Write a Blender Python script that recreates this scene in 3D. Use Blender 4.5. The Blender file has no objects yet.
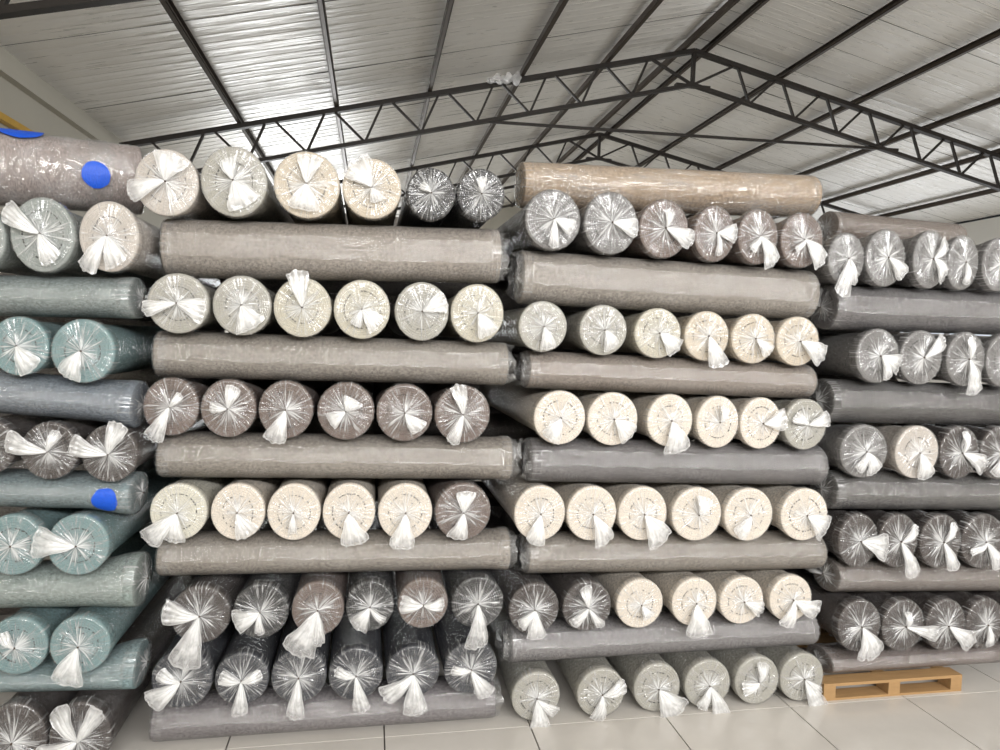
import bpy, math, random
from mathutils import Vector, Matrix, noise

random.seed(7)
sc = bpy.context.scene
C = sc.collection
PI = math.pi

# ------------------------------------------------------------------ camera
# calibrated from the photograph: the vanishing point of everything that runs
# into the depth of the hall, the focal length and the small camera roll
F, VX, VY, ROLL = 675.0, 372.0, 335.0, 2.0
CAM_H = 2.1


def cam_axes():
    d = Vector(((VX - 500) / F, (375 - VY) / F, -1.0)).normalized()
    t = math.tan(math.radians(ROLL))
    a = d.x - d.y * t
    b = -500 * d.x + d.y * (375 - VY + t * VX) - F * d.z
    x = -b / a
    X = Vector((x - 500, 375 - VY - t * (x - VX), -F)).normalized()
    if X.x < 0:
        X = -X
    return X, d, X.cross(d)


AX = cam_axes()
M3 = Matrix((AX[0], AX[1], AX[2]))
EYE = Vector((0, 0, CAM_H))
cam_d = bpy.data.cameras.new('camera')
cam = bpy.data.objects.new('camera', cam_d)
C.objects.link(cam)
cam.matrix_world = Matrix.Translation(EYE) @ M3.to_4x4()
cam_d.sensor_width = 36.0
cam_d.lens = 36.0 * F / 1000.0
cam_d.clip_start = 0.05
cam_d.clip_end = 200
sc.camera = cam


def at(px, py, Y):
    """world point of depth Y that the photograph shows at (px, py)"""
    v = M3 @ Vector(((px - 500) / F, (375 - py) / F, -1.0))
    return EYE + v * (Y / v.y)


def depth(p):
    """distance along the optical axis"""
    return -(M3.transposed() @ (p - EYE)).z


# ------------------------------------------------------------------ light
w = bpy.data.worlds.new('sky')
sc.world = w
w.use_nodes = True
w.node_tree.nodes['Background'].inputs['Color'].default_value = (0.85, 0.92, 1.0, 1)
w.node_tree.nodes['Background'].inputs['Strength'].default_value = 1.0


def area(name, loc, rot, sx, sy, power, col=(1, 1, 1)):
    l = bpy.data.lights.new(name, 'AREA')
    l.shape = 'RECTANGLE'
    l.size, l.size_y, l.energy, l.color = sx, sy, power, col
    o = bpy.data.objects.new(name, l)
    C.objects.link(o)
    o.location, o.rotation_euler = loc, rot
    return o


# daylight through the high window band of the front wall (behind the photographer)
area('daylight_front', (3.6, -5.9, 5.0), (math.radians(74), 0, 0), 13.0, 0.9, 1400, (1.0, 0.995, 0.985))
# daylight through the gate in the far wall
area('daylight_gate', (-1.2, 25.8, 2.3), (-PI / 2, 0, 0), 4.4, 4.2, 560, (0.97, 0.99, 1.0))
# daylight through the window band of the right-hand wall, beyond the stacks
area('daylight_right', (14.85, 15.5, 3.0), (0, math.radians(90), 0), 2.4, 17.0, 230, (0.98, 0.99, 1.0))

vs = sc.view_settings
vs.view_transform = 'Standard'
vs.look = 'None'
vs.gamma = 1.0
vs.use_curve_mapping = False
vs.exposure = 0.0
sc.cycles.max_bounces = 10
sc.cycles.transparent_max_bounces = 24
sc.cycles.caustics_reflective = False
sc.cycles.caustics_refractive = False


# ------------------------------------------------------------------ helpers
def lin(c):
    return tuple(((v / 255) / 12.92 if v / 255 <= 0.04045 else ((v / 255 + 0.055) / 1.055) ** 2.4) for v in c)


def mesh(name, verts, faces, smooth=True):
    m = bpy.data.meshes.new(name)
    m.from_pydata(verts, [], faces)
    if smooth:
        m.polygons.foreach_set('use_smooth', [True] * len(m.polygons))
    m.update()
    return m


def link(name, data, mat=None, parent=None):
    o = bpy.data.objects.new(name, data)
    C.objects.link(o)
    if mat is not None and data is not None and not data.materials:
        data.materials.append(mat)
    if parent is not None:
        o.parent = parent
    return o


def tag(o, label, cat, group=None):
    o['label'] = label
    o['category'] = cat
    if group:
        o['group'] = group
    return o


class MB:
    """collects boxes and bars for one mesh"""
    def __init__(self):
        self.v, self.f = [], []

    def box(self, x0, y0, z0, x1, y1, z1):
        b = len(self.v)
        self.v += [(x0, y0, z0), (x1, y0, z0), (x1, y1, z0), (x0, y1, z0),
                   (x0, y0, z1), (x1, y0, z1), (x1, y1, z1), (x0, y1, z1)]
        self.f += [tuple(b + i for i in q) for q in ((3, 2, 1, 0), (4, 5, 6, 7), (0, 1, 5, 4), (1, 2, 6, 5), (2, 3, 7, 6), (3, 0, 4, 7))]
        return self

    def bar(self, a, b, wy, wt):
        """rectangular bar from a to b: wy wide along Y, wt thick across"""
        a, b = Vector(a), Vector(b)
        d = (b - a).normalized()
        y = Vector((0, 1, 0)) if abs(d.y) < .9 else Vector((1, 0, 0))
        n = d.cross(y).normalized()
        y = n.cross(d).normalized()
        s = len(self.v)
        for p in (a, b):
            for (i, j) in ((-1, -1), (1, -1), (1, 1), (-1, 1)):
                self.v.append(tuple(p + y * (wy / 2 * i) + n * (wt / 2 * j)))
        self.f += [tuple(s + i for i in q) for q in ((3, 2, 1, 0), (4, 5, 6, 7), (0, 1, 5, 4), (1, 2, 6, 5), (2, 3, 7, 6), (3, 0, 4, 7))]
        return self

    def build(self, name, mat, parent=None):
        return link(name, mesh(name, self.v, self.f, False), mat, parent)


# ------------------------------------------------------------------ materials
def new_mat(name):
    m = bpy.data.materials.new(name)
    m.use_nodes = True
    nt = m.node_tree
    nt.nodes.clear()
    out = nt.nodes.new('ShaderNodeOutputMaterial')
    return m, nt, out


def N(nt, t, **kw):
    n = nt.nodes.new(t)
    for k, v in kw.items():
        if k.startswith('i_'):
            n.inputs[k[2:].replace('_', ' ')].default_value = v
        else:
            setattr(n, k, v)
    return n


def math_node(nt, op, a, b=None, clamp=False):
    n = nt.nodes.new('ShaderNodeMath')
    n.operation = op
    n.use_clamp = clamp
    for i, v in enumerate((a, b)):
        if v is None:
            continue
        if isinstance(v, (int, float)):
            n.inputs[i].default_value = v
        else:
            nt.links.new(v, n.inputs[i])
    return n.outputs[0]


def ramp(nt, fac, p0, p1, c0=0.0, c1=1.0):
    n = nt.nodes.new('ShaderNodeMapRange')
    n.clamp = True
    n.interpolation_type = 'SMOOTHSTEP'
    n.inputs[1].default_value, n.inputs[2].default_value = p0, p1
    n.inputs[3].default_value, n.inputs[4].default_value = c0, c1
    nt.links.new(fac, n.inputs[0])
    return n.outputs[0]


def plain(name, col, rough=.6, metal=0.0, scale=8.0, var=.12, bump=.1, stretch=(1, 1, 1), spec=.5):
    """principled with a noise-mottled colour and a fine relief"""
    m, nt, out = new_mat(name)
    p = N(nt, 'ShaderNodeBsdfPrincipled')
    tc = N(nt, 'ShaderNodeTexCoord')
    mp = N(nt, 'ShaderNodeMapping')
    mp.inputs['Scale'].default_value = stretch
    nt.links.new(tc.outputs['Object'], mp.inputs['Vector'])
    nz = N(nt, 'ShaderNodeTexNoise', i_Scale=scale, i_Detail=5.0, i_Roughness=.6)
    nt.links.new(mp.outputs[0], nz.inputs['Vector'])
    mx = N(nt, 'ShaderNodeMixRGB')
    c = lin(col)
    mx.inputs[1].default_value = (*[v * (1 - var) for v in c], 1)
    mx.inputs[2].default_value = (*[min(1, v * (1 + var)) for v in c], 1)
    nt.links.new(nz.outputs['Fac'], mx.inputs[0])
    nt.links.new(mx.outputs[0], p.inputs['Base Color'])
    p.inputs['Roughness'].default_value = rough
    p.inputs['Metallic'].default_value = metal
    p.inputs['Specular IOR Level'].default_value = spec
    if bump:
        bp = N(nt, 'ShaderNodeBump', i_Strength=bump, i_Distance=.01)
        nt.links.new(nz.outputs['Fac'], bp.inputs['Height'])
        nt.links.new(bp.outputs[0], p.inputs['Normal'])
    nt.links.new(p.outputs[0], out.inputs[0])
    return m


def carpet_mat():
    """pile and felt backing, in the colour each carpet object carries"""
    m, nt, out = new_mat('carpet_fabric')
    p = N(nt, 'ShaderNodeBsdfPrincipled')
    oi = N(nt, 'ShaderNodeObjectInfo')
    tc = N(nt, 'ShaderNodeTexCoord')
    nz = N(nt, 'ShaderNodeTexNoise', i_Scale=10.0, i_Detail=5.0, i_Roughness=.8)
    nt.links.new(tc.outputs['Object'], nz.inputs['Vector'])
    n2 = N(nt, 'ShaderNodeTexNoise', i_Scale=1.4, i_Detail=3.0)
    nt.links.new(tc.outputs['Object'], n2.inputs['Vector'])
    sy = N(nt, 'ShaderNodeSeparateXYZ')
    nt.links.new(tc.outputs['Object'], sy.inputs[0])
    # pile shows mottled on the outside of the roll, the trimmed edges at its end do not
    amt = ramp(nt, sy.outputs['Y'], .03, .12, .10, .75)
    s = math_node(nt, 'MULTIPLY', math_node(nt, 'SUBTRACT', ramp(nt, nz.outputs['Fac'], .32, .68), .5), amt)
    s = math_node(nt, 'ADD', s, math_node(nt, 'MULTIPLY', n2.outputs['Fac'], .24))
    s = math_node(nt, 'ADD', s, .86)
    vm = N(nt, 'ShaderNodeVectorMath', operation='SCALE')
    nt.links.new(oi.outputs['Color'], vm.inputs[0])
    nt.links.new(s, vm.inputs['Scale'])
    nt.links.new(vm.outputs[0], p.inputs['Base Color'])
    p.inputs['Roughness'].default_value = .95
    p.inputs['Specular IOR Level'].default_value = .1
    bp = N(nt, 'ShaderNodeBump', i_Strength=.5, i_Distance=.01)
    nt.links.new(nz.outputs['Fac'], bp.inputs['Height'])
    nt.links.new(bp.outputs[0], p.inputs['Normal'])
    nt.links.new(p.outputs[0], out.inputs[0])
    return m


def film_base(nt, out, haze, normal, gloss_rough=.16, gloss_lo=.06, gloss_hi=.7, white=.9, thru=.3):
    """clear polythene: transparent, milky where it is bunched, glossy on top"""
    tr = N(nt, 'ShaderNodeBsdfTransparent')
    tr.inputs[0].default_value = (.97, .97, .97, 1)
    df = N(nt, 'ShaderNodeBsdfDiffuse')
    df.inputs[0].default_value = (white, white, white, 1)
    tl = N(nt, 'ShaderNodeBsdfTranslucent')
    tl.inputs[0].default_value = (white, white, white, 1)
    mw = N(nt, 'ShaderNodeMixShader')
    mw.inputs[0].default_value = thru
    nt.links.new(df.outputs[0], mw.inputs[1])
    nt.links.new(tl.outputs[0], mw.inputs[2])
    m1 = N(nt, 'ShaderNodeMixShader')
    nt.links.new(haze, m1.inputs[0])
    nt.links.new(tr.outputs[0], m1.inputs[1])
    nt.links.new(mw.outputs[0], m1.inputs[2])
    gl = N(nt, 'ShaderNodeBsdfGlossy')
    gl.inputs['Roughness'].default_value = gloss_rough
    gl.inputs['Color'].default_value = (1, 1, 1, 1)
    fr = N(nt, 'ShaderNodeLayerWeight')
    fr.inputs['Blend'].default_value = .25
    for n in (df, tl, gl, fr):
        nt.links.new(normal, n.inputs['Normal'])
    fac = ramp(nt, fr.outputs['Facing'], 0.0, 1.0, gloss_lo, gloss_hi)
    m2 = N(nt, 'ShaderNodeMixShader')
    nt.links.new(fac, m2.inputs[0])
    nt.links.new(m1.outputs[0], m2.inputs[1])
    nt.links.new(gl.outputs[0], m2.inputs[2])
    nt.links.new(m2.outputs[0], out.inputs[0])


def film_end_mat():
    """film gathered over a roll end: folds run to the knot, milkier towards it"""
    m, nt, out = new_mat('film_gathered')
    tc = N(nt, 'ShaderNodeTexCoord')
    oi = N(nt, 'ShaderNodeObjectInfo')
    sx = N(nt, 'ShaderNodeSeparateXYZ')
    nt.links.new(tc.outputs['Object'], sx.inputs[0])
    cb = N(nt, 'ShaderNodeCombineXYZ')
    nt.links.new(sx.outputs['X'], cb.inputs['X'])
    nt.links.new(sx.outputs['Z'], cb.inputs['Y'])
    ln = N(nt, 'ShaderNodeVectorMath', operation='LENGTH')
    nt.links.new(cb.outputs[0], ln.inputs[0])
    r = ln.outputs['Value']
    nm = N(nt, 'ShaderNodeVectorMath', operation='NORMALIZE')
    nt.links.new(cb.outputs[0], nm.inputs[0])
    c2 = N(nt, 'ShaderNodeCombineXYZ')
    nt.links.new(math_node(nt, 'ADD', math_node(nt, 'MULTIPLY', oi.outputs['Random'], 60.0), math_node(nt, 'MULTIPLY', r, .14)), c2.inputs['Z'])
    ad = N(nt, 'ShaderNodeVectorMath', operation='ADD')
    nt.links.new(nm.outputs[0], ad.inputs[0])
    nt.links.new(c2.outputs[0], ad.inputs[1])
    fine = N(nt, 'ShaderNodeTexNoise', i_Scale=11.0, i_Detail=1.5, i_Roughness=.55)
    nt.links.new(ad.outputs[0], fine.inputs['Vector'])
    broad = N(nt, 'ShaderNodeTexNoise', i_Scale=2.2, i_Detail=2.0)
    nt.links.new(ad.outputs[0], broad.inputs['Vector'])
    streak = ramp(nt, fine.outputs['Fac'], .50, .70)
    thin = N(nt, 'ShaderNodeTexNoise', i_Scale=24.0, i_Detail=1.0)
    nt.links.new(ad.outputs[0], thin.inputs['Vector'])
    line = math_node(nt, 'MULTIPLY', ramp(nt, thin.outputs['Fac'], .56, .70), ramp(nt, r, .2, 1.0, .08, .32))
    patch = ramp(nt, broad.outputs['Fac'], .42, .68)
    # milky reach of the bunched film around the knot
    near = ramp(nt, r, .05, .95, 1.0, 0.0)
    h = math_node(nt, 'ADD', math_node(nt, 'MULTIPLY', streak, ramp(nt, r, .1, 1.05, .80, .20)),
                  math_node(nt, 'MULTIPLY', math_node(nt, 'MULTIPLY', near, near), math_node(nt, 'ADD', math_node(nt, 'MULTIPLY', patch, .75), .22)))
    h = math_node(nt, 'ADD', math_node(nt, 'ADD', h, line), .02)
    h = math_node(nt, 'MINIMUM', h, .92)
    bp = N(nt, 'ShaderNodeBump', i_Strength=.25, i_Distance=.03)
    nt.links.new(fine.outputs['Fac'], bp.inputs['Height'])
    film_base(nt, out, h, bp.outputs[0], .13, .055, .3)
    return m


def film_sleeve_mat(name, haze_lo, haze_hi, sc_, bump):
    m, nt, out = new_mat(name)
    tc = N(nt, 'ShaderNodeTexCoord')
    oi = N(nt, 'ShaderNodeObjectInfo')
    vm = N(nt, 'ShaderNodeVectorMath', operation='SCALE')
    vm.inputs[0].default_value = (37, 11, 53)
    nt.links.new(oi.outputs['Random'], vm.inputs['Scale'])
    ad = N(nt, 'ShaderNodeVectorMath', operation='ADD')
    nt.links.new(tc.outputs['Object'], ad.inputs[0])
    nt.links.new(vm.outputs[0], ad.inputs[1])
    mp = N(nt, 'ShaderNodeMapping')
    mp.inputs['Scale'].default_value = (1.0, .34, 1.0)
    nt.links.new(ad.outputs[0], mp.inputs['Vector'])
    cr = N(nt, 'ShaderNodeTexNoise', i_Scale=sc_, i_Detail=4.0, i_Roughness=.55, i_Distortion=1.2)
    nt.links.new(mp.outputs[0], cr.inputs['Vector'])
    rg = math_node(nt, 'ABSOLUTE', math_node(nt, 'SUBTRACT', cr.outputs['Fac'], .5))   # creases
    crease = ramp(nt, rg, 0.0, .05, 1.0, 0.0)
    big = N(nt, 'ShaderNodeTexNoise', i_Scale=1.6, i_Detail=2.0)
    nt.links.new(mp.outputs[0], big.inputs['Vector'])
    hz = math_node(nt, 'ADD', ramp(nt, big.outputs['Fac'], .4, .7, haze_lo, haze_hi), math_node(nt, 'MULTIPLY', crease, .10))
    hgt = math_node(nt, 'ADD', math_node(nt, 'MULTIPLY', cr.outputs['Fac'], .6), math_node(nt, 'MULTIPLY', crease, .12))
    bp = N(nt, 'ShaderNodeBump', i_Strength=bump, i_Distance=.05)
    nt.links.new(hgt, bp.inputs['Height'])
    film_base(nt, out, hz, bp.outputs[0], .07, .085, .30)
    return m


def film_tail_mat():
    """loose film: folds radiate from the knot, thinner towards the open end"""
    m, nt, out = new_mat('film_bunched')
    tc = N(nt, 'ShaderNodeTexCoord')
    oi = N(nt, 'ShaderNodeObjectInfo')
    sx = N(nt, 'ShaderNodeSeparateXYZ')
    nt.links.new(tc.outputs['Object'], sx.inputs[0])
    fan = math_node(nt, 'DIVIDE', sx.outputs['Z'], math_node(nt, 'ADD', sx.outputs['X'], .12))
    cb = N(nt, 'ShaderNodeCombineXYZ')
    nt.links.new(math_node(nt, 'MULTIPLY', fan, 5.0), cb.inputs['X'])
    nt.links.new(math_node(nt, 'MULTIPLY', sx.outputs['X'], 1.1), cb.inputs['Y'])
    nt.links.new(math_node(nt, 'MULTIPLY', oi.outputs['Random'], 40.0), cb.inputs['Z'])
    nz = N(nt, 'ShaderNodeTexNoise', i_Scale=1.6, i_Detail=2.0, i_Distortion=.4)
    nt.links.new(cb.outputs[0], nz.inputs['Vector'])
    big = N(nt, 'ShaderNodeTexNoise', i_Scale=2.4, i_Detail=2.0)
    nt.links.new(tc.outputs['Object'], big.inputs['Vector'])
    thick = ramp(nt, sx.outputs['X'], .0, 1.2, .78, .34)
    h = math_node(nt, 'ADD', thick, ramp(nt, nz.outputs['Fac'], .42, .70, .0, .28))
    h = math_node(nt, 'ADD', h, ramp(nt, big.outputs['Fac'], .45, .65, .0, .22))
    at_ = N(nt, 'ShaderNodeAttribute')
    at_.attribute_name = 'inner'          # 0 on the rim of the sheet, 1 in its middle
    h = math_node(nt, 'MULTIPLY', h, ramp(nt, at_.outputs['Fac'], .0, .55, .38, 1.0))
    h = math_node(nt, 'ADD', h, ramp(nt, at_.outputs['Fac'], .0, .09, .22, 0.0))
    h = math_node(nt, 'MINIMUM', h, .85)
    bp = N(nt, 'ShaderNodeBump', i_Strength=.15, i_Distance=.05)
    nt.links.new(nz.outputs['Fac'], bp.inputs['Height'])
    film_base(nt, out, h, bp.outputs[0], .2, .06, .22, .98, .28)
    return m


MAT = dict(
    carpet=carpet_mat(),
    film_end=film_end_mat(),
    sleeve=film_sleeve_mat('film_clear', .01, .07, 9.0, .32),
    sleeve_loose=film_sleeve_mat('film_loose', .04, .24, 2.4, .55),
    tail=film_tail_mat(),
    scrap=film_sleeve_mat('film_scrap', .30, .65, 3.0, .5),
    dash=plain('backing_black', (24, 21, 20), .9, bump=0),
    tie=plain('knot_brown', (70, 52, 38), .8, bump=0),
    tape=plain('tape_blue', (20, 84, 205), .45, scale=14, var=.25, bump=.3),
    steel=plain('steel_dark', (40, 35, 31), .55, .3, 12, .3),
    purlin=plain('steel_purlin', (74, 64, 55), .45, .5, 5, .3),
    sheet=None,
    concrete=plain('wall_plaster', (188, 184, 172), .85, scale=1.5, var=.06),
    white=plain('wall_white', (226, 224, 218), .85, scale=1.5, var=.04),
    roof=plain('roof_backing', (50, 48, 46), .9),
    tile=None, grout=plain('grout', (95, 90, 86), .9),
    wood=plain('pallet_wood', (164, 130, 88), .75, scale=7, var=.28, bump=.3, stretch=(.6, 4, 4)),
    nail=plain('nail', (60, 50, 40), .5, .6),
    yellow=plain('yellow_paint', (200, 158, 60), .5),
    frame=plain('window_frame', (120, 118, 115), .5),
)


def sheet_mat():
    """foil-faced roof sheet: dull metal with streaks along the slope"""
    m, nt, out = new_mat('roof_foil')
    p = N(nt, 'ShaderNodeBsdfPrincipled')
    tc = N(nt, 'ShaderNodeTexCoord')
    oi = N(nt, 'ShaderNodeObjectInfo')
    vm = N(nt, 'ShaderNodeVectorMath', operation='SCALE')
    vm.inputs[0].default_value = (13, 41, 7)
    nt.links.new(oi.outputs['Random'], vm.inputs['Scale'])
    ad = N(nt, 'ShaderNodeVectorMath', operation='ADD')
    nt.links.new(tc.outputs['Object'], ad.inputs[0])
    nt.links.new(vm.outputs[0], ad.inputs[1])
    mp = N(nt, 'ShaderNodeMapping')
    mp.inputs['Scale'].default_value = (1.0, 9.0, 1.0)
    nt.links.new(ad.outputs[0], mp.inputs['Vector'])
    a = N(nt, 'ShaderNodeTexNoise', i_Scale=2.2, i_Detail=4.0, i_Distortion=.4)
    nt.links.new(mp.outputs[0], a.inputs['Vector'])
    b = N(nt, 'ShaderNodeTexNoise', i_Scale=.8, i_Detail=3.0)
    nt.links.new(ad.outputs[0], b.inputs['Vector'])
    mx = N(nt, 'ShaderNodeMixRGB')
    mx.inputs[1].default_value = (*lin((222, 219, 213)), 1)
    mx.inputs[2].default_value = (*lin((246, 244, 240)), 1)
    nt.links.new(b.outputs['Fac'], mx.inputs[0])
    nt.links.new(mx.outputs[0], p.inputs['Base Color'])
    p.inputs['Metallic'].default_value = .25
    nt.links.new(ramp(nt, a.outputs['Fac'], .3, .7, .26, .46), p.inputs['Roughness'])
    bp = N(nt, 'ShaderNodeBump', i_Strength=.5, i_Distance=.02)
    nt.links.new(a.outputs['Fac'], bp.inputs['Height'])
    nt.links.new(bp.outputs[0], p.inputs['Normal'])
    nt.links.new(p.outputs[0], out.inputs[0])
    return m


def tile_mat():
    m, nt, out = new_mat('polished_tile')
    p = N(nt, 'ShaderNodeBsdfPrincipled')
    g = N(nt, 'ShaderNodeNewGeometry')
    nz = N(nt, 'ShaderNodeTexNoise', i_Scale=2.5, i_Detail=6.0, i_Roughness=.65)
    nt.links.new(g.outputs['Position'], nz.inputs['Vector'])
    mx = N(nt, 'ShaderNodeMixRGB')
    mx.inputs[1].default_value = (*lin((196, 190, 182)), 1)
    mx.inputs[2].default_value = (*lin((216, 211, 204)), 1)
    nt.links.new(nz.outputs['Fac'], mx.inputs[0])
    nt.links.new(mx.outputs[0], p.inputs['Base Color'])
    nt.links.new(ramp(nt, nz.outputs['Fac'], .3, .7, .12, .24), p.inputs['Roughness'])
    nt.links.new(p.outputs[0], out.inputs[0])
    return m


MAT['sheet'] = sheet_mat()
MAT['tile'] = tile_mat()

# ------------------------------------------------------------------ the hall
XL, XR = -3.9, 14.9          # side walls
YF, YB = -6.0, 26.0          # front wall (behind the camera), far wall
RX, RZ = 5.42, 5.20 + CAM_H  # ridge line
SL, SR = .264, .20           # slopes of the two roof sides
P_H = .13                    # purlin height: the sheets lie on the purlins


def chord(X):
    """top of the truss chords above X"""
    return RZ - (SL * (RX - X) if X < RX else SR * (X - RX))


# floor with polished tiles
T = .785
fl = MB().box(XL - .3, YF - .3, -.3, XR + .3, YB + .3, -.012).build('floor', MAT['grout'])
fl['kind'] = 'structure'
g = .004
tile_bm = MB().box(g, g, -.02, T - g, T - g, 0)
tm = mesh('tile', tile_bm.v, tile_bm.f, False)
tm.materials.append(MAT['tile'])
X0, Y0 = .115 - 4 * T, 3.47 - 5 * T
for i in range(16):
    for j in range(13):
        t = link('tile', tm, None, fl)
        t.location = (X0 + i * T, Y0 + j * T, 0)
far = MB()
# the same floor beyond the separate tiles
far.box(XL, Y0 + 13 * T, -.02, XR, YB, -.001).box(XL, YF, -.02, XR, Y0, -.001)
far.box(X0 + 16 * T, Y0, -.02, XR, Y0 + 13 * T, -.001).box(XL, Y0, -.02, X0, Y0 + 13 * T, -.001)
fr = far.build('far_tiles', MAT['tile'], fl)
fr['kind'] = 'stuff'


def struct(o):
    o['kind'] = 'structure'
    return o


struct(MB().box(XL - .3, YF, -.2, XL, YB, chord(XL) + P_H + .06).build('wall_left', MAT['concrete']))
b = MB()                    # right wall around its window band
b.box(XR, YF, -.2, XR + .3, 7.0, chord(XR) + .1).box(XR, 24.0, -.2, XR + .3, YB, chord(XR) + .1)
b.box(XR, 7.0, -.2, XR + .3, 24.0, 1.8).box(XR, 7.0, 4.2, XR + .3, 24.0, chord(XR) + .1)
struct(b.build('wall_right', MAT['white']))
wf = MB()
for k in range(13):
    y = 7.0 + 17.0 * k / 12
    wf.box(XR + .1, y - .04, 1.8, XR + .2, y + .04, 4.2)
wf.box(XR + .1, 7.0, 2.95, XR + .2, 24.0, 3.03)
struct(wf.build('window_2', MAT['frame']))
# plaster cornice along the head of the left wall
struct(MB().box(XL, 2.5, chord(XL) - .16, XL + .10, YB, chord(XL) + .0).build('trim_1', MAT['concrete']))
# far wall around its gate
b = MB()
b.box(XL, YB, -.2, -3.4, YB + .3, 8).box(1.0, YB, -.2, XR, YB + .3, 8).box(-3.4, YB, 4.4, 1.0, YB + .3, 8)
struct(b.build('wall_back', MAT['concrete']))
# front wall around its window band
b = MB()
b.box(XL, YF - .3, -.2, XR, YF, 4.5).box(XL, YF - .3, 5.5, XR, YF, 8).box(XL, YF - .3, 4.5, -2.9, YF, 5.5).box(10.1, YF - .3, 4.5, XR, YF, 5.5)
struct(b.build('wall_front', MAT['white']))
wf = MB()
for k in range(10):
    x = -2.9 + 13.0 * k / 9
    wf.box(x - .04, YF - .25, 4.5, x + .04, YF - .1, 5.5)
wf.box(-2.9, YF - .25, 4.98, 10.1, YF - .1, 5.02)
struct(wf.build('window_1', MAT['frame']))

# roof: backing skin, then foil-faced sheets one by one
v = []
for X in (XL - .3, RX, XR + .3):
    for Y in (YF - .3, YB + .3):
        v.append((X, Y, chord(X) + P_H + .09))
ceil_o = struct(link('ceiling', mesh('ceiling', v, [(0, 2, 3, 1), (2, 4, 5, 3)], False), MAT['roof']))


def sheet_mesh(xa, xb, width, seed):
    """one ribbed sheet from eave xa to ridge xb, running along the slope"""
    rnd = random.Random(seed)
    ribs = 5
    prof = []
    for k in range(ribs):
        y = width * k / ribs
        s = width / ribs
        prof += [(y + .004, 0), (y + s * .40, .003), (y + s * .84, 0), (y + s * .90, .005), (y + s * .95, .005)]
    prof.append((width - .007, 0))
    nx = 14
    vs_, fs = [], []
    for i in range(nx + 1):
        X = xa + (xb - xa) * i / nx
        for (y, z) in prof:
            sag = .012 * noise.noise(Vector((X * .9, y * 2 + seed * 9, seed)))
            vs_.append((X, y, chord(X) + P_H + .008 + z + sag + .01))
    n = len(prof)
    for i in range(nx):
        for j in range(n - 1):
            fs.append((i * n + j, i * n + j + 1, (i + 1) * n + j + 1, (i + 1) * n + j))
    return mesh('roof_sheet', vs_, fs, False)


W = 1.02
for side, (xa, xb) in enumerate(((XL, RX - .02), (XR, RX + .02))):
    variants = []
    for s in range(4):
        mm = sheet_mesh(xa, xb, W, s + 10 * side + 1)
        mm.materials.append(MAT['sheet'])
        variants.append(mm)
    for k in range(int((YB - 2.0) / W) + 1):
        o = link('roof_sheet', variants[(k * 3 + k // 4) % 4], None, ceil_o)
        o.location = (0, 2.0 + k * W, random.uniform(-.004, .004))
    fr = mesh('roof_sheet_front', [(xa, YF, chord(xa) + P_H), (xb, YF, chord(xb) + P_H), (xb, 2.0, chord(xb) + P_H), (xa, 2.0, chord(xa) + P_H)], [(0, 1, 2, 3)], False)
    fr.materials.append(MAT['sheet'])
    link('roof_sheet', fr, None, ceil_o)

# purlins: channel sections along the hall on top of the trusses
ORD = ['first', 'second', 'third', 'fourth', 'fifth', 'sixth', 'seventh', 'eighth', 'ninth']
PL = [5.17, 3.80, 2.32, .80, -.67, -2.13]
PR = [5.66, 7.14, 8.69, 10.26, 11.85, 13.4]
for (lst, side) in ((PL, 'left'), (PR, 'right')):
    for i, X in enumerate(lst):
        zb = chord(X)
        b = MB()
        PT = P_H - .03
        b.box(-.006, YF, 0, .006, YB, PT)
        s = 1 if side == 'left' else -1
        b.box(min(0, s * .06), YF, 0, max(0, s * .06), YB, .008).box(min(0, s * .06), YF, PT - .008, max(0, s * .06), YB, PT)
        b.box(min(s * .05, s * .06), YF, 0, max(s * .05, s * .06), YB, .03)
        o = b.build('purlin', MAT['purlin'])
        o.location = (X, 0, zb + .002)
        wall = 'plaster wall' if side == 'left' else 'white wall'
        tag(o, f'brown steel purlin, {ORD[i]} from the ridge on the roof slope towards the {wall}', 'purlin', 'roof purlins')


# trusses
def make_truss(Y, label, tie=False):
    root = link('roof_truss', None)
    root.location = (RX, Y, 0)
    tag(root, label, 'truss', 'roof trusses')
    D = .58

    def p(X, low=False):
        return (X - RX, 0, chord(X) - (D if low else 0) - .04)
    for (xe, sgn) in ((XL + .02, -1), (XR - .02, 1)):
        MB().bar(p(xe), p(RX), .10, .075).build('top_chord', MAT['steel'], root)
        MB().bar(p(xe, True), p(RX + sgn * .02, True), .09, .06).build('bottom_chord', MAT['steel'], root)
        MB().bar(p(xe), p(xe, True), .07, .06).build('end_post', MAT['steel'], root)
        # zig-zag webs
        per = .90
        n = int((abs(xe - RX) - .35) / per)
        for k in range(n):
            xb = RX + sgn * (.55 + (k + .62) * per)
            xt1, xt2 = xb - sgn * .27, xb + sgn * .50
            MB().bar(p(xb, True), p(xt1), .045, .035).build('web', MAT['steel'], root)
            MB().bar(p(xb, True), p(xt2), .045, .035).build('web', MAT['steel'], root)
        MB().bar(p(RX, True), p(RX + sgn * .80), .045, .04).build('web', MAT['steel'], root)
    MB().bar(p(RX), p(RX, True), .07, .06).build('king_post', MAT['steel'], root)
    MB().box(-.32, -.05, RZ - D - .085, .32, .05, RZ - D - .045).build('joint_plate', MAT['steel'], root)
    if tie:
        a, c = at(480, 121, Y), at(898, 150, Y)
        o = Vector((RX, Y, 0))
        MB().bar(a - o, c - o, .035, .045).build('tie_bar', MAT['steel'], root)
    return root


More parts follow.
